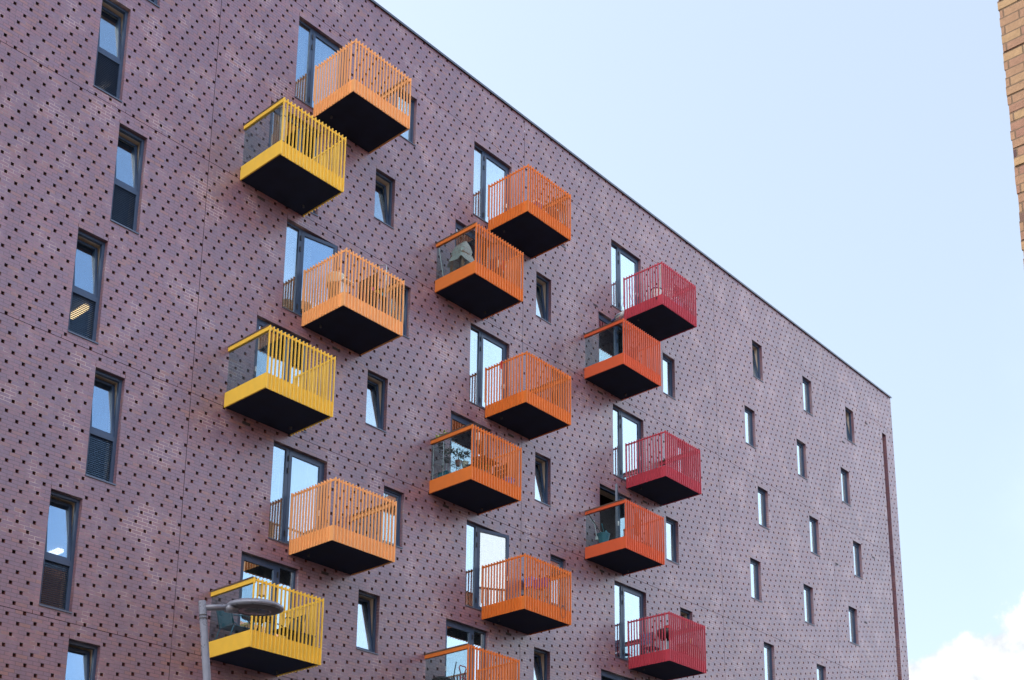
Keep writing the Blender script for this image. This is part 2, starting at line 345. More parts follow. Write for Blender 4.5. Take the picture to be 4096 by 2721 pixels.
# ------------------------------------------------------------------ windows
def ring(mb, x0,x1,z0,z1,p,y0,y1):
    mb.box(x0,x1,y0,y1,z0,z0+p).box(x0,x1,y0,y1,z1-p,z1).box(x0,x0+p,y0,y1,z0+p,z1-p).box(x1-p,x1,y0,y1,z0+p,z1-p); return mb
def curtain(x0,x1,z0,z1,y,amp=.025,per=.11,seed=0):
    r=random.Random(seed); mb=MB(); n=max(6,int((x1-x0)/.02)); ph=r.random()*6; P=[]
    for i in range(n+1):
        x=x0+(x1-x0)*i/n; P.append((x, y+amp*math.sin(2*math.pi*x/per+ph)+amp*.5*math.sin(2*math.pi*x/per*2.3+ph*2)))
    for (a,ya),(b,yb) in zip(P,P[1:]): mb.quad((a,ya,z0),(b,yb,z0),(b,yb,z1),(a,ya,z1))
    return mb
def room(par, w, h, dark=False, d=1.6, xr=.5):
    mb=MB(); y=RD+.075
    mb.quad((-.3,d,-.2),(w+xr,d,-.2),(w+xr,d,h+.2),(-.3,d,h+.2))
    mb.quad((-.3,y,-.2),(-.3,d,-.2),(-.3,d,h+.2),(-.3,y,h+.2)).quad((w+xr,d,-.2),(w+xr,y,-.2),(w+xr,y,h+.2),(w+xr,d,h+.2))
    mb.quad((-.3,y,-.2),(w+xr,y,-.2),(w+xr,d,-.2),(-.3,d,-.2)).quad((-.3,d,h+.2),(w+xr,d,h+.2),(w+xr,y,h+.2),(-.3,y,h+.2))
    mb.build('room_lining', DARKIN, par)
    r=MB().box(w-.012,w+.02,y,y+.3,0,h).box(-.02,.012,y,y+.3,0,h).box(0,w,y,y+.3,h-.02,h+.012); r.build('inner_reveal', CREAM, par)
SILLM = mat('sill metal', (.10,.115,.15), .3, metal=.4)
def sash_parts(par, w, h, tilt, x=.05, z=.05, name='sash', p=.055):
    mb=MB(); ring(mb,0,w,0,h,p,-.01,.05); sh=mb.build(name,FR,par,loc=(x,RD+.03,z),rot=(-tilt,0,0))
    MB().box(p-.004,w-p+.004,.012,.022,p-.004,h-p+.004).build('pane',GLASS,par,loc=(x,RD+.03,z),rot=(-tilt,0,0))
    hd=MB().box(w-p+.012,w-p+.032,.05,.085,h*.5-.06,h*.5+.06); hd.build('handle',WHITE,par,loc=(x,RD+.03,z),rot=(-tilt,0,0))
def make_small(u0,v0,w,h,tilt,cur):
    mb=MB(); ring(mb,0,w,0,h,.05,RD,RD+.07); o=mb.build('window',FR,B,loc=(m_(u0),0,Z(v0)))
    MB().box(.0,w-.0,-.022,RD-.002,-.003,.024).build('sill',SILLM,o)
    sash_parts(o,w-.1,h-.12,tilt,z=.06); room(o,w,h)
    if cur=='net': curtain(.02,w-.02,.02,h-.02,RD+.16+(.25 if tilt else 0),seed=int(u0)).build('curtain',NET,o)
    if cur=='half': curtain(.02,w*.55,.02,h-.02,RD+.18+(.2 if tilt else 0),seed=int(u0)).build('curtain',NET,o)
    if cur=='blind': MB().box(.02,w-.02,RD+.1,RD+.104,h*.04,h-.02).build('blind',NET,o)
    return o
def make_tall(u0,v0,w,h,tilt,lit):
    mb=MB(); ring(mb,0,w,0,h,.06,RD,RD+.08); mb.box(.06,w-.06,RD,RD+.08,.98,1.07); o=mb.build('window',FR,B,loc=(m_(u0),0,Z(v0)))
    MB().box(0,w,-.024,RD-.002,-.003,.03).build('sill',SILLM,o)
    lo=MB(); n=22
    for i in range(n):
        z=.09+(.98-.11)*i/(n-1); lo.obox((w/2,RD+.035,z),w-.14,.034,.006,Matrix.Rotation(R(-14),3,'X'))
    ring(lo,.06,w-.06,.06,.98,.016,RD-.006,RD+.06); lo.build('louvre',FR,o)
    MB().box(.065,w-.065,RD+.065,RD+.07,.07,.975).build('lower_pane',LGLASS,o)
    sash_parts(o,w-.12,h-1.07-.06-.01,tilt,x=.06,z=1.075)
    room(o,w,h,d=4.8,xr=1.7)
    if lit:
        lx,ly,ln,wm=lit; MB().box(lx-m_(u0)-.07,lx-m_(u0)+.07,ly,ly+ln,h+.09,h+.16).build('ceiling_light',mat('lit tube warm',(.8,.7,.5),.5,emis=(1,.72,.36),es=1.3) if wm else mat('lit tube',(.8,.75,.7),.5,emis=(1,.85,.75),es=.8),o)
    return o
HINGE = mat('hinge black',(.02,.02,.024),.4)
def make_door(u0,v0,w,h,kind,ang,cur,key):
    # kind A: narrow fixed light left, hinged leaf right; kind B mirrored
    mx = (lambda x:x) if kind=='A' else (lambda x:w-x)
    def bx(mb,a,b,y0,y1,z0,z1): a,b=mx(a),mx(b); mb.box(min(a,b),max(a,b),y0,y1,z0,z1)
    xm=.49
    mb=MB(); ring(mb,0,w,0,h,.055,RD,RD+.08); bx(mb,xm-.045,xm+.035,RD,RD+.08,.055,h-.055)
    o=mb.build('window',FR,B,loc=(m_(u0),0,Z(v0)))
    MB().box(0,w,-.02,RD-.002,-.003,.026).build('sill',SILLM,o)
    g=MB(); bx(g,.05,xm-.04,RD+.03,RD+.04,.05,h-.05); g.build('fixed_pane',GLASS,o)
    # leaf, built hinged at the mullion
    lw=w-.055-(xm+.035)-.012; p=.085; lf=MB(); sg=1 if kind=='A' else -1
    def lb(mb,a,b,y0,y1,z0,z1): a,b=a*sg,b*sg; mb.box(min(a,b),max(a,b),y0,y1,z0,z1)
    zz=.06; H=h-.12
    lb(lf,0,lw,-.035,.03,zz,zz+p); lb(lf,0,lw,-.035,.03,zz+H-p,zz+H); lb(lf,0,p,-.035,.03,zz+p,zz+H-p); lb(lf,lw-p,lw,-.035,.03,zz+p,zz+H-p)
    hx=mx(xm+.041); loc=(hx,RD+.03,0); rot=(0,0,-sg*ang)
    if kind=='B' and key=='swing':       # hinged at the outer jamb instead
        loc=(.06,RD+.0,0); rot=(0,0,-ang); sg=1; lf=MB()
        lb(lf,0,lw,-.035,.03,zz,zz+p); lb(lf,0,lw,-.035,.03,zz+H-p,zz+H); lb(lf,0,p,-.035,.03,zz+p,zz+H-p); lb(lf,lw-p,lw,-.035,.03,zz+p,zz+H-p)
    lf.build('door_leaf',FR,o,loc=loc,rot=rot)
    gp=MB(); lb(gp,p-.005,lw-p+.005,-.008,.002,zz+p-.005,zz+H-p+.005); gp.build('pane',GLASS,o,loc=loc,rot=rot)
    for z in (.22,1.75,2.05):
        hh=MB(); lb(hh,-.032,-.004,-.06,-.036,z,z+.13); hh.build('hinge',HINGE,o,loc=loc,rot=rot)
    hd=MB(); lb(hd,lw-.055,lw-.025,-.075,-.036,1.0,1.13); hd.build('handle',WHITE,o,loc=loc,rot=rot)
    room(o,w,h)
    a,b=(mx(.04),mx(xm-.02)); lo_,hi_=min(a,b),max(a,b)
    if 'n' in cur: curtain(lo_,hi_,.03,h-.03,RD+.2,seed=int(u0)).build('curtain',NET,o)
    a,b=mx(xm+.1),mx(w-.06); lo_,hi_=min(a,b),max(a,b)
    if 'w' in cur: curtain(lo_,hi_,.03,h-.03,RD+.22,amp=.03,per=.16,seed=int(v0)+9).build('curtain',NET,o)
    if 'h' in cur: curtain(lo_,lo_+.45*(hi_-lo_),.03,h-.03,RD+.22,amp=.03,per=.13,seed=int(v0)+9).build('curtain',NET,o)
    if 'c' in cur: curtain(min(mx(.04),mx(w-.04)),max(mx(.04),mx(w-.04)),.03,h-.03,RD+.24,amp=.03,per=.15,seed=int(v0)+5).build('curtain',CURT,o)
    return o
TILT=R(7.5)
tilted={('S',0,0),('S',0,1),('S',0,2),('S',1,0),('S',1,1),('S',1,2),('R',2,2),('QA',0,0),('QA',2,0),('R',0,1)}
curs={('R',0,0):'net',('R',0,1):'net',('R',0,2):'blind',('R',1,2):'blind',('S',2,0):'net',('S',2,1):'net',('QB',0,1):'half',('QB',2,1):'half',('QB',0,0):'net',('QB',1,0):'net',('QB',2,0):'blind',('QA',0,1):'net',('QA',1,0):'blind',('QA',1,1):'blind',('QA',2,1):'blind',('QA',0,2):'blind',('QB',1,1):'net',('QA',1,2):'net',('S',0,0):'half',('S',1,1):'half',('S',0,2):'half'}
dcur={('D',0,0):'nw',('D',0,1):'nh',('D',0,2):'nw',('D',1,0):'nw',('D',1,1):'nh',('D',1,2):'n',('D',2,0):'nw',('D',2,1):'nw',('D',2,2):'n',('E',0,1):'nw',('E',0,2):'c',('E',1,2):'c',('E',1,1):'n',('E',2,0):'h',('E',0,0):'h',('E',2,1):'',('E',1,0):'h'}
dang={('D',0,1):R(11),('D',1,2):R(16),('E',2,1):R(35)}
for kd,a,b,v0,v1,key in OPEN:
    w_,h_=m_(b-a),m_(v1-v0)
    if key[-1]==3 and kd!='tall' and key[0] not in('D','E'): pass
    if kd=='small': make_small(a,v0,w_,h_,TILT if key in tilted else 0,curs.get(key,'net' if key[-1]==3 else ''))
    elif kd=='tall': make_tall(a,v0,w_,h_,TILT,{('LB',1):(1.11,2.8,.75,1),('LB',0):(.91,2.5,.5,0),('LB',2):(1.33,3.3,.65,0)}.get(key))
    elif kd in('doorA','doorB'): make_door(a,v0,w_,h_,kd[-1],dang.get(key,0),dcur.get(key,'n'),'')

# ------------------------------------------------------------------ balconies
BW,BD=1.81,1.44
def paint(name,col): return mat(name,col,.42,noise=.05,nscale=5,spec=.45)
PC={'amber':paint('amber paint',(.80,.375,.14)),'orange':paint('orange paint',(.64,.165,.028)),'crimson':paint('crimson paint',(.42,.045,.07)),
    'yellow':paint('yellow paint',(.78,.48,.055)),'scarlet':paint('scarlet orange paint',(.60,.10,.034))}
BAL={}
def balcony(kind, color, u0, v0, label):
    key=(kind,color)
    if key in BAL:
        o=copy_tree(BAL[key],B,loc=(m_(u0),0,Z(v0))); o['label']=label; return o
    P=PC[color]; X=(lambda x:x) if kind=='A' else (lambda x:BW-x)
    def bx(mb,a,b,y0,y1,z0,z1): a,b=X(a),X(b); return mb.box(min(a,b),max(a,b),y0,y1,z0,z1)
    root=MB(); bx(root,.02,BW-.02,-BD+.02,-.004,.012,.19); root=root.build('balcony',BLK,B,loc=(m_(u0),0,Z(v0))); root['label']=label
    fa=MB(); bx(fa,-.012,0,-BD,-.01,0,.35); bx(fa,-.012,BW+.012,-BD-.012,-BD,0,.35); bx(fa,BW,BW+.012,-BD,-.01,0,.35); fa.build('fascia',P,root)
    fl=MB(); bx(fl,.012,BW-.012,-BD+.012,-.012,.2,.235); fl.build('deck',mat('deck board',(.13,.10,.08),.8,noise=.2),root)
    fr=MB()
    n=18; 
    for i in range(n+1):
        x=-.004+(BW+.008)*i/n; bx(fr,x-.008,x+.008,-BD-.050,-BD-.013,-.008,1.468)
        bx(fr,x-.008,x+.008,-BD-.013,-BD-.003,.352,1.468)
    bx(fr,0,BW,-BD-.002,-BD+.012,1.405,1.452); bx(fr,0,BW,-BD-.002,-BD+.012,.352,.37)
    fr.build('front_railing',P,root)
    sr=MB()
    for i in range(14):
        y=-BD+.115+.1*i
        if y>-.02: break
        bx(sr,-.050,-.013,y-.008,y+.008,-.008,1.468); bx(sr,-.013,-.003,y-.008,y+.008,.352,1.468)
    bx(sr,-.003,.012,-BD,-.012,1.405,1.452)
    sr.build('side_railing',P,root)
    ep=MB(); bx(ep,-.075,-.03,-.03,-.012,.43,1.462); bx(ep,-.03,0,-.03,-.018,1.41,1.45); bx(ep,-.03,0,-.03,-.018,.43,.47); ep.build('end_post',P,root)
    gp=MB(); bx(gp,BW-.012,BW-.002,-BD+.02,-.02,.3,1.4); gp.build('glass_panel',BGLASS,root)
    pf=MB(); bx(pf,BW+.012,BW+.03,-BD-.03,-.012,.0,.35); pf.build('side_fascia',P,root)
    hr=MB(); bx(hr,BW-.05,BW+.022,-BD-.02,-.006,1.36,1.45); hr.build('handrail',P,root)
    cp=MB(); bx(cp,BW-.085,BW+.03,-BD+.0,-.006,1.452,1.488); cp.build('timber_cap',TIMB,root)
    dr=MB(); xx=X(.25); dr.tube([(xx,-.35,.012),(xx,-.35,-.05)],.028,k=14); dr.build('drain_outlet',mat('drain grey',(.03,.03,.035),.6),root)
    BAL[key]=root; return root
A_U=[5048,11372,17685]; B_U=[3045,9350,15655]
A_V=[14035,8325,2630]; B_V=[11175,5475,-225]
names={'amber':'pale orange','orange':'vivid orange','crimson':'crimson red','yellow':'yellow','scarlet':'red-orange'}
rowA=['topmost','middle','lower']; 
for c in range(3):
    for r_ in range(3):
        ca=('amber','orange','crimson')[c]; cb=('yellow','orange','scarlet')[c]
        balcony('A',ca,A_U[c],A_V[r_],f'{names[ca]} balcony with barred left side, {rowA[r_]} of its column')
        balcony('B',cb,B_U[c],B_V[r_],f'{names[cb]} balcony with glass left side, {rowA[r_]} of its column')

# ------------------------------------------------------------------ ground
g=MB(); g.quad((-900,-900,0),(900,-900,0),(900,900,0),(-900,900,0)); tag(g.build('ground',ASPH),kind='structure')
g=MB(); g.box(-60,80,-5,-.01,.004,.12); tag(g.build('pavement',PAVE),kind='structure')

# ------------------------------------------------------------------ near brick house at the right edge
H=empty('brick_house',(-3.77,-19.49,0),'weathered yellow stock brick house corner rising at the right edge of the frame','house')
hb=MB(); hr_=random.Random(11)
# courses with slightly uneven brick ends along the corner
nrow=int(14/.075)
for i in range(nrow):
    e=hr_.uniform(-.006,.006); k=hr_.uniform(-.004,.004)
    hb.box(k,7.0,-16,e,i*.075,(i+1)*.075)
hb.build('wall','stock brick',H)
MB().box(-.25,7.3,-16.2,.3,14.1,14.3).build('roof',mat('slate',(.08,.085,.1),.6),H)

# ------------------------------------------------------------------ pale house across the street, seen only as a reflection in the lower windows
T=empty('terrace_house',(0,0,0),'cream brick terrace house across the street, reflected in the lower balcony doors','house')
MB().box(13,27,-36,-20,0,16.6).build('wall','cream brick',T)
rf=MB(); n=len(rf.v); rf.v+=[(12.7,-36.3,16.6),(27.3,-36.3,16.6),(27.3,-19.7,16.6),(12.7,-19.7,16.6),(12.7,-28,20.5),(27.3,-28,20.5)]
rf.f+=[(0,1,5,4),(2,3,4,5),(1,2,5),(3,0,4),(0,3,2,1)]; rf.build('roof',mat('orange tile',(.45,.17,.08),.7,noise=.2),T)
wn=MB()
for x in (14.5,17.5,20.5,23.5):
    for z in (1.2,4.6,8.0,11.4,14.2): wn.box(x,x+1.1,-20.0,-19.94,z,z+1.6)
wn.build('window',mat('dark pane',(.03,.035,.045),.1),T)

# ------------------------------------------------------------------ street lamp in the foreground
def px_dir(px, py):
    d = f + (px-2048)/5259.138*r2 + ((1360.5+1386.489)-py)/5259.138*u2
    return d
C0 = M.translation.copy()
def at(px, py, dist):
    d = px_dir(px,py); return C0 + d*(dist/math.hypot(d.x,d.y))
LD = 17.0
top = at(809,2405,LD); low = at(828,2721,LD); ax=(top-low).normalized(); base = top - ax*(top.z/ax.z)
SL=empty('street_lamp',base,'dark grey street lamp with flat round lantern in front of the lowest yellow balcony','street lamp')
loc=lambda p: tuple(Vector(p)-base)
pm=MB(); pm.tube([loc(base),loc(base+ax*(1.2/ax.z)),loc(base+ax*(1.25/ax.z)),loc(top)],[.085,.085,.058,.050],k=20); pm.build('pole',GREY,SL,smooth=True)
cl=MB()
for k_ in (.19,.235): cl.tube([loc(top-ax*k_),loc(top-ax*(k_+.012))],.0535,k=20)
cl.build('clamp_band',mat('dark band',(.05,.045,.05),.6),SL)
rgt=Vector((rt.x,rt.y,0)).normalized(); fw=Vector((f.x,f.y,0)).normalized()
HR=.385
hc=at(1020,2428,LD+.25)          # centre of the lantern
armd=(hc-(top-ax*.09)); a0=top-ax*.09
arm=MB(); e_=hc-(hc-a0).normalized()*HR*.86; arm.tube([loc(a0-(hc-a0).normalized()*.02),loc(e_)],[.043,.040],k=16); arm.build('arm',GREY,SL,smooth=True)
def tip(mb,a):
    q3=Matrix.Rotation(a,3,rgt); c3=Vector(loc(hc)); mb.v=[tuple(c3+q3@(Vector(v)-c3)) for v in mb.v]; return mb
HT=R(4.5)
ln=MB(); ln.lathe([(0.0,.088),(.10,.085),(.20,.074),(.29,.053),(.35,.030),(.38,.006),(.387,-.014),(.375,-.034),(.355,-.044)],c=loc(hc),k=40)
# neck where the arm enters
dn=(a0-hc).normalized(); ln.tube([loc(hc+dn*HR*.70),loc(hc+dn*HR*.98),loc(hc+dn*HR*1.12)],[.075,.060,.046],k=14)
tip(ln,HT).build('lantern',GREY,SL,smooth=True)
uh=MB(); uh.lathe([(.357,-.043),(.33,-.052),(.24,-.062)],c=loc(hc),k=40); tip(uh,HT).build('lantern_rim',mat('rim dark',(.045,.042,.05),.5),SL,smooth=True)
ul=MB(); ul.lathe([(.24,-.060),(.20,-.064),(.12,-.067),(0.0,-.068)],c=loc(hc),k=36); tip(ul,HT).build('lens',mat('lamp lens',(.10,.09,.095),.12,spec=.8),SL,smooth=True)

# ------------------------------------------------------------------ things standing on the balconies
def deck(kind,c,r): 
    return Vector((m_((A_U if kind=='A' else B_U)[c]),0,Z((A_V if kind=='A' else B_V)[r])+.236))
def thing(name,D,x,y,label,cat,group=None,rz=0,z=0): return empty(name,D+Vector((x,y,z)),label,cat,group,rz)
TEAL=mat('teal paint',(.02,.16,.24),.45); BLACK=mat('black plastic',(.018,.018,.022),.45); STEEL=mat('galvanised',(.42,.44,.46),.35,metal=.7)
WOOD=mat('wood',(.28,.15,.07),.6,noise=.3,nscale=20); PALEW=mat('pale wood',(.55,.45,.33),.6,noise=.2,nscale=15); RED=mat('red enamel',(.5,.03,.04),.35); TERRA=mat('terracotta',(.28,.09,.06),.7)
BLUEP=mat('blue plastic',(.03,.04,.42),.4); LBLUE=mat('light blue plastic',(.12,.25,.75),.45); CREAMP=mat('cream ceramic',(.7,.64,.5),.4); LEAF=mat('leaf green',(.05,.12,.045),.6,noise=.4,nscale=10)
YLEAF=mat('yellow green leaf',(.28,.38,.06),.6,noise=.3,nscale=10); TEALB=mat('teal plastic',(.0,.20,.27),.45); MAROON=mat('maroon fabric',(.07,.012,.02),.85); NAVY=mat('navy fabric',(.03,.04,.10),.9)
BLUEC=mat('blue grey cushion',(.20,.25,.42),.9); BRONZE=mat('brown tub',(.16,.08,.045),.7)
def leaves(mb, c, r, n, size, seed, flat=1.0):
    q_=random.Random(seed)
    for _ in range(n):
        a=q_.random()*6.28; e=q_.uniform(-.6,1); rr=r*q_.uniform(.25,1)
        p=Vector((c[0]+rr*math.cos(a)*math.sqrt(1-e*e*.6), c[1]+rr*math.sin(a)*math.sqrt(1-e*e*.6), c[2]+rr*e*flat))
        m3=Matrix.Rotation(q_.random()*6.28,3,'Z')@Matrix.Rotation(q_.uniform(-1,1),3,'X'); sz=size*q_.uniform(.6,1.3)
        P_=[m3@Vector(v) for v in ((-.0,-.5,0),(.28,0,.04),(0,.6,-.06),(-.28,0,.04))]; mb.quad(*[tuple(p+v*sz) for v in P_])
    return mb
def pot_plant(D,x,y,z,pr,ph,potm,leafm,lr,label,seed,n=60,name='potted_plant',group=None,stem=.12):
    t=thing(name,D,x,y,label,'plant',group,z=z)
    MB().lathe([(pr*.68,0),(pr,ph*.92),(pr*1.08,ph*.92),(pr*1.08,ph),(pr*.9,ph),(pr*.85,ph*.9),(0,ph*.9)],k=18).build('pot',potm,t,smooth=False)
    sm=MB(); q_=random.Random(seed)
    for _ in range(5): sm.tube([(0,0,ph*.85),(q_.uniform(-.4,.4)*lr,q_.uniform(-.4,.4)*lr,ph+stem),(q_.uniform(-.8,.8)*lr,q_.uniform(-.8,.8)*lr,ph+stem+lr*.5)],.004,k=5)
    sm.build('stem',LEAF,t)
    leaves(MB(),(0,0,ph+stem+lr*.35),lr,n,.075,seed).build('foliage',leafm,t); return t
def armchair(D,x,y,rz,fm,sm,label):
    t=thing('garden_chair',D,x,y,label,'chair','metal garden armchairs on the lowest yellow balcony',rz)
    for s_ in (-1,1):
        Y=.27*s_
        MB().tube([(.26,Y,0),(.27,Y,.40),(.26,Y,.62),(.20,Y,.665),(.0,Y,.66),(-.24,Y,.62)],.0135,k=8).build('arm_frame',fm,t,smooth=True)
        MB().tube([(-.34,Y*.95,0),(-.20,Y*.92,.42)],.0135,k=8).build('rear_leg',fm,t,smooth=True)
    MB().tube([(-.20,-.24,.42),(-.30,-.24,.78),(-.33,-.20,.85),(-.33,.20,.85),(-.30,.24,.78),(-.20,.24,.42)],.0135,k=8).build('back_frame',fm,t,smooth=True)
    b=MB()
    for i in range(23):
        yy=-.22+.44*i/22; b.tube([(-.205,yy,.45),(-.318,yy,.83)],.0072,k=4)
    b.build('backrest',sm,t)
    se=MB(); se.box(-.21,.25,-.235,.235,.425,.44); se.build('seat',sm,t)
    return t
D=deck('B',0,2)
armchair(D,.36,-.40,0,TEAL,TEAL,'teal metal armchair behind the glass of the lowest yellow balcony')
armchair(D,1.22,-1.02,R(180),BLACK,BLACK,'black armchair behind the bars of the lowest yellow balcony')
t=thing('bistro_table',D,.72,-.66,'round table on crossed metal legs between the teal and black armchairs','table')
MB().lathe([(0,.70),(.33,.70),(.33,.722),(0,.722)],k=28).build('tabletop',mat('table grey',(.2,.2,.22),.5),t)
for a_ in (20,140,260):
    ca,sa=math.cos(R(a_)),math.sin(R(a_)); MB().tube([(ca*.24,sa*.24,.70),(ca*.02,sa*.02,.42),(-ca*.30,-sa*.30,0)],.012,k=8).build('leg',BLACK,t,smooth=True)
t=thing('hanging_lantern',D,.30,-1.36,'white cylindrical lantern hanging inside the lowest yellow balcony','lantern','white lanterns hung from railings',z=.93)
MB().lathe([(.0,0),(.085,0),(.085,.21),(.06,.225),(0,.225)],k=20).build('shade',WHITE,t); MB().lathe([(.09,.21),(.09,.228),(.03,.262),(0,.262)],k=20).build('lid',STEEL,t)
MB().tube([(-.05,0,.24),(-.03,-.01,.30),(.0,-.02,.34),(.04,0,.28)],.004,k=6).build('handle',WHITE,t)
t=thing('storage_box',D,1.50,-1.18,'black storage box in the right corner of the lowest yellow balcony','box')
MB().box(-.22,.2,-.2,.18,0,.36).build('body',BLACK,t); MB().box(-.235,.215,-.215,.195,.362,.39).build('lid',NAVY,t)

D=deck('B',1,2)
t=thing('refuse_bin',D,.24,-.36,'black plastic bin with a domed lid behind the lowest orange glass panel','bin')
MB().lathe([(.17,0),(.235,.55),(0,.55)],k=24).build('body',BLACK,t,smooth=False); MB().lathe([(.25,.552),(.25,.585),(.19,.63),(.08,.655),(0,.66)],k=24).build('lid',BLACK,t,smooth=True)
t=thing('broom',D,.08,-.82,'black broom leaning across the lowest orange balcony','broom')
MB().tube([(0,0,.12),(.20,.02,.97)],.013,k=8).build('handle',BLACK,t); MB().box(-.15,.15,-.03,.03,0,.12).build('head',BLACK,t)
t=thing('hand_truck',D,.50,-.80,'red hand truck with a looped handle on the lowest orange balcony','hand truck')
MB().tube([(-.055,0,.70),(-.12,0,.86),(-.09,0,.91),(.10,0,.91),(.13,0,.86),(.055,0,.70)],.014,k=8).build('handle',RED,t,smooth=True)
for s_ in (-1,1): MB().tube([(.055*s_,0,.71),(.10*s_+.05,0,.05)],.012,k=8).build('rail',RED,t,smooth=True)
for z_ in (.62,.40,.2): MB().tube([(-.07,0,z_),(.12,0,z_)],.009,k=6).build('crossbar',RED,t)
MB().box(-.12,.2,-.14,.02,.02,.035).build('toe_plate',RED,t)
t=thing('garden_ball',D,.70,-.86,'bright green ball shaped shrub beside the red hand truck','shrub')
leaves(MB(),(0,0,.44),.13,260,.05,4).build('foliage',mat('bright leaf',(.06,.32,.05),.6),t); MB().lathe([(.09,0),(.12,.32),(0,.32)],k=18).build('pot',BLACK,t)

D=deck('B',1,1)
def shelf_rack(D,x,y,w_,d_,zs,h_,label,name='shelf_rack'):
    t=thing(name,D,x,y,label,'shelving')
    for xx in (0,w_):
        for yy in (0,-d_): MB().tube([(xx,yy,0),(xx,yy,h_)],.010,k=6).build('post',STEEL,t)
    for z_ in zs:
        sh=MB()
        for yy in (0,-d_): sh.tube([(0,yy,z_),(w_,yy,z_)],.008,k=5)
        for xx in (0,w_): sh.tube([(xx,0,z_),(xx,-d_,z_)],.008,k=5)
        for i in range(1,8): sh.tube([(0,-d_*i/8,z_),(w_,-d_*i/8,z_)],.0045,k=4)
        sh.build('shelf',STEEL,t)
    return t
shelf_rack(D,.04,-.06,.48,.36,(.28,.66,1.0),1.08,'chrome wire rack full of plants behind the middle orange glass panel')
shelf_rack(D,.10,-.62,.50,.34,(.10,.40),.46,'low wire stand holding a red pot and a cream pot on the middle orange balcony','plant_stand')
pot_plant(D,.16,-.22,1.005,.10,.12,BLACK,YLEAF,.20,'yellow green trailing plant on the top shelf of the wire rack',21,70)
pot_plant(D,.34,-.26,.665,.09,.12,BLACK,LEAF,.19,'dark green bushy plant on the middle shelf of the wire rack',22,80)
pot_plant(D,.26,-.74,.405,.085,.14,TERRA,LEAF,.16,'spiky plant in a terracotta red pot on the low wire stand',23,50)
pot_plant(D,.44,-.80,.405,.09,.15,CREAMP,mat('dark leaf',(.02,.06,.035),.5),.20,'dark leafy plant in a cream pot on the low wire stand',24,80)
pot_plant(D,.78,-1.18,.0,.13,.22,BLACK,YLEAF,.17,'grassy plant in a black pot behind the first bars of the middle orange balcony',25,60)
pot_plant(D,.62,-1.20,.0,.14,.24,mat('grey pot',(.3,.3,.3),.6),LEAF,.17,'grey green plant in a grey pot at the glass corner of the middle orange balcony',26,60)
t=thing('crate',D,.06,-.52,'teal plastic crate on the floor under the wire rack','crate'); 
MB().box(0,.42,-.0,.30,.01,.26).build('body',TEALB,t); MB().box(-.012,.432,-.012,.312,.262,.285).build('rim',TEALB,t); MB().box(.08,.34,.06,.24,.287,.31).build('red_lid',RED,t)
t=thing('hanging_lantern',D,.33,-1.36,'white lantern hanging inside the middle orange balcony','lantern','white lanterns hung from railings',z=.93)
MB().lathe([(.0,0),(.085,0),(.085,.19),(.06,.21),(0,.21)],k=20).build('shade',WHITE,t); MB().lathe([(.03,-.10),(.07,-.002),(0,-.002)],k=16).build('candle_cup',STEEL,t); MB().tube([(0,0,.2),(0,0,.34)],.003,k=4).build('cord',BLACK,t)
def slat_chair(D,x,y,rz,m1,m2,label,group=None,name='folding_chair'):
    t=thing(name,D,x,y,label,'chair',group,rz)
    for s_ in (-1,1):
        Y=.20*s_
        MB().box(-.22,-.19,Y-.012,Y+.012,0,.86).build('back_leg',m1,t); MB().obox((.0,Y*.85,.23),.03,.02,.60,Matrix.Rotation(R(35),3,'Y')).build('front_leg',m1,t)
    b=MB()
    for z_ in (.56,.68,.80): b.box(-.235,-.22,-.20,.20,z_-.045,z_+.045)
    b.build('backrest',m2,t); se=MB()
    for i in range(5): se.box(-.2+.085*i,-.13+.085*i,-.20,.20,.435,.45)
    se.build('seat',m2,t); return t
DWOOD=mat('dark stained wood',(.030,.014,.012),.6)
slat_chair(D,.66,-.98,R(200),DWOOD,DWOOD,'dark wooden folding chair left of the table on the middle orange balcony','dark folding chairs of the middle orange balcony')
slat_chair(D,1.46,-.92,R(180),DWOOD,DWOOD,'dark wooden folding chair right of the table on the middle orange balcony','dark folding chairs of the middle orange balcony')
t=thing('folding_table',D,1.05,-.98,'dark wooden folding table between two dark chairs','table'); MB().box(-.26,.26,-.2,.2,.70,.72).build('tabletop',DWOOD,t)
for s_ in (-1,1): MB().obox((0,.16*s_,.35),.03,.02,.86,Matrix.Rotation(R(33*s_),3,'Y')).build('leg',DWOOD,t)
t=thing('tub',D,1.58,-1.24,'bright blue plastic tub in the right corner of the middle orange balcony','tub'); MB().lathe([(.12,0),(.16,.30),(.175,.30),(.175,.33),(.14,.33),(.12,.05),(0,.05)],k=22).build('body',LBLUE,t); MB().tube([(-.15,0,.31),(-.1,0,.4),(.1,0,.4),(.15,0,.31)],.006,k=6).build('handle',BLUEP,t)

D=deck('B',1,0)
# sheet-draped stack of stools
t=thing('covered_stool',D,.36,-.60,'pale checked sheet draped over wooden stools behind the topmost orange glass panel','stool')
sh=MB(); q_=random.Random(5); K=28
def ringp(hx,hy,z_,wob,dz=0):
    P_=[]
    for k_ in range(K):
        a_=2*math.pi*k_/K; cx=math.copysign(abs(math.cos(a_))**.55,math.cos(a_)); cy=math.copysign(abs(math.sin(a_))**.55,math.sin(a_)); w_=1+wob*math.sin(5*a_+1)+wob*.6*math.sin(9*a_)
        P_.append((cx*hx*w_, cy*hy*w_, z_+dz*math.sin(2*a_+.6)+dz*.4*math.sin(7*a_)))
    return P_
rr=[ringp(.03,.16,1.17,0),ringp(.15,.22,1.02,.03),ringp(.22,.25,.86,.04),ringp(.21,.23,.76,.03),ringp(.26,.29,.66,.06,.02),ringp(.31,.33,.50,.08,.05)]
for r_ in rr: sh.v+=r_
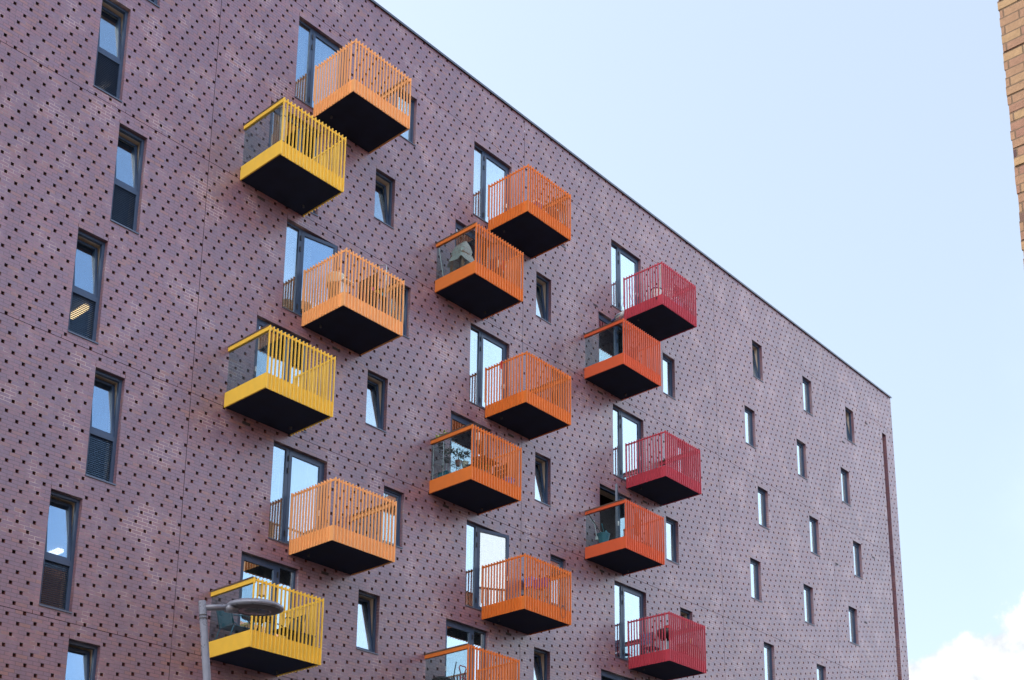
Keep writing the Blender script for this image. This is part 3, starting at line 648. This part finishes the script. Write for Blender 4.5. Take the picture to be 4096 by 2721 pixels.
for a_ in range(len(rr)-1):
    for k_ in range(K): sh.f.append((a_*K+k_,a_*K+(k_+1)%K,(a_+1)*K+(k_+1)%K,(a_+1)*K+k_))
sh.f.append(tuple(range(K)))
SHT=cloth('checked sheet',(.62,.66,.60),.15); tt=SHT.node_tree; pb=tt.nodes['Principled BSDF']; tcx=N(tt,'ShaderNodeTexCoord'); bk=N(tt,'ShaderNodeTexBrick',offset=0.0,offset_frequency=1); bk.inputs['Scale'].default_value=1; bk.inputs['Brick Width'].default_value=.09; bk.inputs['Row Height'].default_value=.09; bk.inputs['Mortar Size'].default_value=.006; bk.inputs['Color1'].default_value=(.62,.66,.60,1); bk.inputs['Color2'].default_value=(.60,.66,.62,1); bk.inputs['Mortar'].default_value=(.6,.4,.42,1)
sx_=N(tt,'ShaderNodeSeparateXYZ'); cb_=N(tt,'ShaderNodeCombineXYZ'); L(tt,tcx.outputs['Object'],sx_.inputs[0]); L(tt,math_n(tt,'ADD',sx_.outputs[0],sx_.outputs[1]),cb_.inputs[0]); L(tt,sx_.outputs[2],cb_.inputs[1]); L(tt,cb_.outputs[0],bk.inputs['Vector']); L(tt,bk.outputs[0],pb.inputs['Base Color'])
sh.build('sheet',SHT,t,smooth=True)
for (x_,y_) in ((-.17,-.2),(.17,-.2),(-.17,.2),(.17,.2)): MB().box(x_-.03,x_+.03,y_-.03,y_+.03,0,.74).build('leg',WOOD,t)
MB().box(-.2,.2,-.23,.23,.742,.78).build('seat',WOOD,t)
t=thing('pole',D,.04,-.06,'thin white pole leaning on the brick wall behind the topmost orange glass panel','pole'); MB().tube([(0,0,1.1),(.14,-.10,.0)],.011,k=8).build('shaft',WHITE,t); MB().lathe([(0,0),(.02,0),(.02,.03),(0,.03)],c=(.14,-.10,-.001),k=10).build('foot',BLACK,t)
def airer(D,x,y,label,w_=.62,clothes=True,rz=0):
    t=thing('clothes_airer',D,x,y,label,'clothes airer',None,rz)
    for s_ in (-1,1):
        MB().tube([(-.2,w_/2*s_,0),(.2,w_/2*s_,.92)],.008,k=6).build('leg',STEEL,t); MB().tube([(.2,w_/2*s_,0),(-.2,w_/2*s_,.92)],.008,k=6).build('leg',STEEL,t)
    r_=MB()
    for i in range(7): r_.tube([(-.2+.4*i/6,-w_/2,.92),(-.2+.4*i/6,w_/2,.92)],.004,k=5)
    for z_ in (.3,.6): r_.tube([(-.14,-w_/2,z_),(-.14,w_/2,z_)],.004,k=5)
    r_.build('rails',STEEL,t); return t
airer(D,1.28,-.95,'clothes airer with washing on the topmost vivid orange glass sided balcony')
for i_,(x_,y_,z0_,z1_,w_,mm,lb) in enumerate(((1.14,-1.0,.48,.925,.30,NAVY,'navy top hanging on the airer'),(1.28,-.92,.40,.925,.34,WHITE,'white shirt hanging on the airer'),(1.40,-1.05,.50,.925,.28,mat('red cloth',(.45,.05,.06),.9),'red top hanging on the airer'),(1.48,-.86,.30,.925,.3,mat('plaid cloth',(.30,.33,.5),.9),'pale blue shirt hanging on the airer'))):
    c_=curtain(-w_/2,w_/2,z0_-.92,0.0,0,amp=.012,per=.12,seed=i_); o_=c_.build('laundry',mm,None,loc=tuple(D+Vector((x_,y_,z1_))),rot=(0,0,R(90))); tag(o_,lb+' of the topmost orange glass balcony','laundry','washing on the clothes airer')
t=thing('cushion',D,1.05,-1.33,'dark round cushion pressed against the bars of the topmost orange glass balcony','cushion',z=.30); MB().lathe([(0,-.05),(.12,-.045),(.17,0),(.12,.045),(0,.05)],k=20).build('cover',MAROON,t,rot=(R(90),0,0),smooth=True)

D=deck('A',0,1)
t=thing('planter',D,.30,-.78,'tall tapered brown planter with a pale cover on the middle pale orange balcony','planter')
MB().lathe([(.13,0),(.20,.72),(.22,.74),(0,.74)],k=20).build('pot',BRONZE,t); MB().lathe([(.228,.66),(.235,.86),(.20,.93),(.06,.96),(0,.96)],k=20).build('cover',mat('pale cover',(.62,.62,.52),.8),t)
t=thing('side_stand',D,.16,-1.26,'small white slatted stand in the front corner of the middle pale orange balcony','stand')
for i in range(5): MB().box(-.10+.05*i,-.07+.05*i,-.01,.01,0,.50).build('slat',WHITE,t)
MB().box(-.12,.18,-.12,.12,.502,.53).build('top',WHITE,t)
t=thing('folded_table',D,1.16,-.95,'dark folded table standing upright on the middle pale orange balcony','table'); MB().box(-.02,.02,-.34,.34,.10,1.22).build('tabletop',DWOOD,t)
for s_ in (-1,1): MB().tube([(.03,.28*s_,0),(.05,.28*s_,1.1)],.012,k=6).build('leg',STEEL,t)
t=thing('clothes_stand',D,1.42,-.98,'bare grey tubular stand rising above the rail of the middle pale orange balcony','stand')
MB().tube([(.0,-.28,0),(.02,-.28,1.50),(.02,-.25,1.57),(.02,-.20,1.60),(.0,.30,1.72),(0,.34,1.68),(0,.34,0)],.011,k=8).build('frame',STEEL,t,smooth=True)
for z_ in (.35,.8,1.2): MB().tube([(.01,-.28,z_),(.01,.34,z_)],.007,k=6).build('rung',STEEL,t)
for i_,(c_,lb) in enumerate((((.5,.02,.3),'magenta'),((.75,.6,.05),'yellow'),((.0,.35,.5),'turquoise'))):
    pot_plant(D,.98+.16*i_,-1.30,.62,.05,.09,mat(lb+' pot',c_,.5),LEAF,.07,f'small plant in a {lb} pot by the railing of the middle pale orange balcony',40+i_,26,stem=.03)
t=thing('plant_shelf',D,1.14,-1.30,'narrow dark shelf carrying three coloured pots behind the railing','shelf'); MB().box(-.26,.26,-.07,.07,.58,.61).build('board',DWOOD,t)
for s_ in (-1,1): MB().box(.22*s_-.012,.22*s_+.012,-.06,.06,0,.58).build('leg',DWOOD,t)
t=thing('cushion',D,.72,-1.30,'dark seat cushion standing against the bars of the middle pale orange balcony','cushion',z=.32); MB().lathe([(0,-.05),(.16,-.045),(.22,0),(.16,.045),(0,.05)],k=20).build('cover',MAROON,t,rot=(R(80),0,R(20)),smooth=True)

D=deck('A',1,0)
t=thing('barbecue',D,1.36,-1.12,'dark round barbecue with white base on the topmost orange barred balcony','barbecue')
MB().lathe([(.05,.22),(.17,.26),(.235,.36),(.245,.45),(.235,.54),(.17,.64),(.05,.68),(0,.69)],k=28).build('bowl',MAROON,t,smooth=True); MB().lathe([(.20,0),(.20,.16),(.12,.22),(0,.22)],k=20).build('base',WHITE,t)
MB().tube([(-.07,0,.67),(-.05,0,.73),(.05,0,.73),(.07,0,.67)],.01,k=6).build('handle',STEEL,t)
t=thing('laundry_bag',D,.66,-1.2,'purple and white checked laundry bag on the topmost orange barred balcony','bag'); MB().box(-.13,.13,-.12,.12,0,.42).build('body',mat('purple check',(.16,.12,.32),.8),t); MB().box(-.11,.11,-.10,.10,.42,.5).build('washing',WHITE,t)
t=thing('bucket',D,.95,-1.22,'small white bucket beside the laundry bag of the topmost orange barred balcony','bucket'); MB().lathe([(.09,0),(.12,.26),(.13,.26),(.13,.28),(0,.28)],k=18).build('body',WHITE,t); MB().tube([(-.12,0,.27),(-.08,0,.36),(.08,0,.36),(.12,0,.27)],.004,k=5).build('handle',STEEL,t)

D=deck('A',1,2)
for i_,(y0_,y1_,mm,lb,z_) in enumerate(((-.82,-.40,BLUEP,'deep blue plastic trough planter hung on the glass side rail of the lowest orange balcony',.90),(-.36,-.06,LBLUE,'light blue trough planter hung nearest the wall on the lowest orange balcony',1.02))):
    t=thing('trough_planter',D,1.62,(y0_+y1_)/2,lb,'planter','blue planters on the side rail',z=z_); hy=(y1_-y0_)/2
    b_=MB(); n_=len(b_.v); b_.v+=[(-.07,-hy*.88,0),(.07,-hy*.88,0),(.07,hy*.88,0),(-.07,hy*.88,0),(-.10,-hy,.22),(.10,-hy,.22),(.10,hy,.22),(-.10,hy,.22)]; b_.f+=[(0,3,2,1),(4,5,6,7),(0,1,5,4),(1,2,6,5),(2,3,7,6),(3,0,4,7)]; b_.build('trough',mm,t); MB().box(-.11,.11,-hy-.01,hy+.01,.221,.25).build('rim',mm,t)
    hk=MB(); hk.tube([(.09,0,.2),(.09,0,.34),(.16,0,.34)],.006,k=6); hk.build('hook',BLACK,t)
t=thing('cable_loop',D,1.45,-1.515,'loop of dark cable hanging on the outside bars of the lowest orange balcony','cable',z=.02)
MB().tube([(.10*math.cos(a_/16*2*math.pi),0,.16*math.sin(a_/16*2*math.pi)) for a_ in range(17)],.005,k=6,cap=False).build('loop',BLACK,t,smooth=True); MB().box(-.012,.012,-.006,.014,.15,.18).build('tie',BLACK,t)
D=deck('A',1,1)
t=thing('ribbon',D,-.065,-.62,'short dark red ribbon tied to the side railing of the middle orange balcony','ribbon',z=.93)
MB().quad((0,-.03,.26),(0,.02,.27),(-.01,.03,.10),(-.01,-.02,.0)).box(-.012,.002,-.03,.03,.24,.29).build('cloth',RED,t)

D=deck('B',2,1)
t=thing('mop_bucket',D,.26,-.46,'teal mop bucket behind the lower red-orange glass panel','bucket',z=.0)
MB().lathe([(.13,.18),(.18,.46),(.195,.46),(.195,.49),(.15,.49),(0,.44)],k=20).build('body',TEALB,t); MB().lathe([(.19,0),(.16,.02),(.05,.04),(.05,.18),(0,.18)],k=16).build('stand',BLACK,t); MB().obox((.12,-.02,.50),.20,.02,.22,Matrix.Rotation(R(30),3,'Y')).build('wringer',TEALB,t)
for (a_,b_,mm,lb,nm) in (((-.02,-.10,1.18),(.34,-.50,.30),BLACK,'black handled mop leaning in the teal bucket','mop'),((.02,-.15,.98),(.44,-.45,.40),WHITE,'white handled brush leaning over the teal bucket','brush'),((.12,-.22,.95),(.10,-.34,.40),WHITE,'short white pole upright beside the teal bucket','pole'),((-.02,-.62,.70),(.22,-.55,.36),TEALB,'turquoise handled brush pointing left from the teal bucket','brush')):
    t=thing(nm,D,b_[0],b_[1],lb,nm,z=b_[2]); MB().tube([(a_[0]-b_[0],a_[1]-b_[1],a_[2]-b_[2]),(0,0,0)],.011,k=8).build('handle',mm,t); MB().lathe([(.0,-.10),(.05,-.10),(.035,0),(0,.0)],k=10).build('head',mm,t)
t=thing('folded_parasol',D,.86,-1.22,'folded rust red parasol behind the bars of the lower red-orange balcony','parasol'); RUST=mat('rust fabric',(.33,.05,.02),.85)
MB().tube([(0,0,0),(0,0,1.2)],.016,k=8).build('pole',STEEL,t); MB().lathe([(.03,.42),(.11,.5),(.10,.85),(.05,1.12),(.015,1.18),(0,1.18)],k=10).build('canopy',RUST,t)
t=thing('bicycle_lock_box',D,1.25,-1.2,'dark low box on the lower red-orange balcony floor','box'); t.name='tool_box'; MB().box(-.2,.2,-.12,.12,0,.30).build('body',BLACK,t); MB().box(-.05,.05,-.02,.02,.302,.33).build('handle',STEEL,t)

D=deck('A',2,2)
t=thing('barbecue',D,.68,-.88,'black kettle barbecue with a red pot on the lowest crimson balcony','barbecue')
MB().lathe([(.06,.62),(.20,.68),(.28,.80),(.285,.86),(.27,.93),(.0,.94)],k=28).build('bowl',BLACK,t,smooth=True)
for a_ in (90,210,330): MB().tube([(.12*math.cos(R(a_)),.12*math.sin(R(a_)),.66),(.24*math.cos(R(a_)),.24*math.sin(R(a_)),0)],.011,k=6).build('leg',STEEL,t)
MB().box(-.16,.16,-.16,.16,.20,.22).build('ash_tray',BLACK,t)
t=thing('cooking_pot',D,.70,-.92,'red cooking pot on top of the black kettle barbecue','pot',z=.942); MB().lathe([(.11,0),(.12,.10),(.125,.11),(0,.12)],k=20).build('body',RED,t); MB().lathe([(.02,.12),(.03,.15),(0,.15)],k=10).build('knob',BLACK,t)
slat_chair(D,.55,-.42,0,BLACK,BLUEC,'folding chair with blue grey cloth back on the lowest crimson balcony')
t=thing('wooden_chest',D,1.36,-1.16,'wooden slatted chest behind the right bars of the lowest crimson balcony','chest'); MB().box(-.30,.30,-.2,.2,.0,.52).build('body',mat('pink cedar',(.42,.26,.22),.7,noise=.2),t); MB().box(-.32,.32,-.22,.22,.522,.55).build('lid',DWOOD,t)
for i_,(x_,c_,h_,lb) in enumerate(((1.16,(.5,.5,.6),.24,'tall clear'),(1.26,(.12,.10,.05),.20,'dark brown'),(1.38,(.55,.55,.15),.22,'yellow labelled'),(1.48,(.6,.6,.62),.26,'white'))):
    t=thing('bottle',D,x_,-1.24,f'{lb} bottle standing on the chest of the lowest crimson balcony','bottle','bottles on the wooden chest',z=.551); MB().lathe([(.035,0),(.035,h_*.6),(.013,h_*.8),(.013,h_),(0,h_)],k=12).build('glass',mat(lb+' glass',c_,.2),t); MB().lathe([(.015,h_+.001),(.015,h_+.02),(0,h_+.02)],k=8).build('cap',RED,t)
pot_plant(D,.98,-1.22,0,.13,.26,RED,LEAF,.14,'leafy plant in a red pot at the front corner of the lowest crimson balcony',51,50)

D=deck('A',2,0)
t=airer(D,.30,-.34,'folded grey clothes airer against the door on the topmost crimson balcony',w_=.5)
t=thing('broom',D,.14,-1.30,'pale wooden broom standing in the front corner of the topmost crimson balcony','broom'); MB().tube([(-.04,.06,.06),(.03,-.02,1.30)],.012,k=8).build('handle',PALEW,t); MB().box(-.16,.08,.03,.09,0,.07).build('head',BLACK,t)
t=thing('bucket',D,.20,-1.10,'white bucket with a dark rim in the front corner of the topmost crimson balcony','bucket'); MB().lathe([(.13,0),(.17,.44),(0,.44)],k=22).build('body',WHITE,t); MB().lathe([(.18,.442),(.185,.47),(.15,.47),(0,.46)],k=22).build('rim',NAVY,t)
t=thing('garden_chair',D,.70,-.98,'white plastic garden chair behind the front bars of the topmost crimson balcony','chair',rz=R(160))
for s_ in (-1,1):
    MB().obox((.18,.2*s_,.21),.05,.035,.42,Matrix.Rotation(0,3,'Y')).build('front_leg',WHITE,t); MB().obox((-.2,.2*s_,.21),.05,.035,.42,Matrix.Rotation(R(8),3,'Y')).build('rear_leg',WHITE,t)
    MB().tube([(-.22,.24*s_,.64),(.1,.25*s_,.64),(.2,.24*s_,.43)],.02,k=8).build('arm',WHITE,t,smooth=True)
MB().box(-.2,.22,-.22,.22,.42,.45).build('seat',WHITE,t); b_=MB()
for i in range(6): b_.obox((-.25,-.2+.08*i,.66),.02,.055,.42,Matrix.Rotation(R(-12),3,'Y'))
b_.build('backrest',WHITE,t)
t=thing('storage_box',D,1.12,-1.16,'pale blue plastic storage box on the topmost crimson balcony','box'); MB().box(-.18,.18,-.16,.16,.0,.42).build('body',mat('pale blue plastic',(.42,.5,.7),.5),t); MB().box(-.19,.19,-.17,.17,.422,.45).build('lid',WHITE,t)
t=thing('crate',D,1.50,-1.1,'dark slatted crate in the right corner of the topmost crimson balcony','crate')
for z_ in (.04,.16,.28,.40): MB().box(-.18,.18,-.2,.2,z_,z_+.08).build('slat_ring',DWOOD,t)

D=deck('B',0,0)
t=thing('rolled_screen',D,.16,-1.25,'cream rolled reed screen at the front corner of the topmost yellow balcony','screen'); MB().lathe([(.07,0),(.07,1.12),(.03,1.12),(0,1.10)],k=16).build('roll',mat('reed cream',(.6,.5,.4),.8,noise=.2),t)
for z_ in (.25,.9): MB().lathe([(.073,z_),(.073,z_+.02),(.0705,z_+.02)],k=16).build('tie',DWOOD,t)
t=thing('storage_box',D,.55,-.55,'low beige box standing inside the topmost yellow balcony','box'); MB().box(-.2,.2,-.15,.15,0,.34).build('body',mat('beige card',(.45,.38,.27),.8),t); MB().box(-.21,.21,-.16,.16,.342,.37).build('lid',mat('beige lid',(.5,.44,.33),.8),t)
D=deck('B',2,0)
t=thing('folded_chair',D,.95,-1.0,'folded black chair leaning inside the topmost red-orange balcony','chair'); MB().obox((0,0,.42),.04,.42,.84,Matrix.Rotation(R(12),3,'Y')).build('seat',NAVY,t)
for s_ in (-1,1): MB().obox((.03,.2*s_,.45),.025,.025,.9,Matrix.Rotation(R(12),3,'Y')).build('leg',BLACK,t)

# pigeon on the rail corner of the topmost red-orange balcony
pp=Vector((m_(B_U[2])+.0,-1.33,Z(B_V[0])+1.489)); 
GB=mat('pigeon grey',(.16,.18,.23),.7,noise=.3,nscale=18); WB=mat('pigeon pale',(.42,.42,.42),.75)
t=empty('pigeon',pp,'grey pigeon with dark tail perched on the rail corner under the topmost crimson balcony','pigeon',rz=R(-75))
bd=MB(); bd.tube([(-.17,0,.05),(-.10,0,.085),(-.03,0,.125),(.05,0,.155),(.095,0,.19),(.105,0,.225),(.125,0,.245),(.15,0,.243)],[.018,.045,.066,.068,.046,.032,.030,.012],k=14); bd.build('body',WB,t,smooth=True)
wg=MB()
for s_ in (-1,1): wg.tube([(.05,.055*s_,.15),(-.04,.066*s_,.125),(-.12,.045*s_,.085),(-.18,.02*s_,.055)],[.018,.034,.024,.008],k=10)
wg.build('wings',GB,t,smooth=True)
MB().tube([(-.14,0,.055),(-.27,0,.00)],[.03,.036],k=8).build('tail',NAVY,t); MB().tube([(.15,0,.243),(.178,0,.236)],[.008,.002],k=6).build('beak',BLACK,t)
lg=MB()
for s_ in (-1,1): lg.tube([(0,.025*s_,.09),(0,.025*s_,.004)],.006,k=6).tube([(0,.025*s_,.006),(.04,.025*s_,.006)],.004,k=5)
lg.build('legs',RED,t)

T2=empty('added_sky_blocker',(0,0,0),'unseen brick block added behind the viewer to keep low sky off the lower facade','building')  # out-of-view block, added to shade the lower facade from the low sky
MB().box(-70,11,-46,-31,0,17.5).build('wall','cream brick',T2); MB().box(-70.3,11.3,-46.3,-30.7,17.6,17.9).build('roof',MATS['slate'],T2)
wn=MB()
for i in range(26):
    for z in (1.2,4.6,8.0,11.4,14.4): wn.box(-68+3*i,-66.8+3*i,-30.99,-30.95,z,z+1.6)
wn.build('window',MATS['dark pane'],T2)
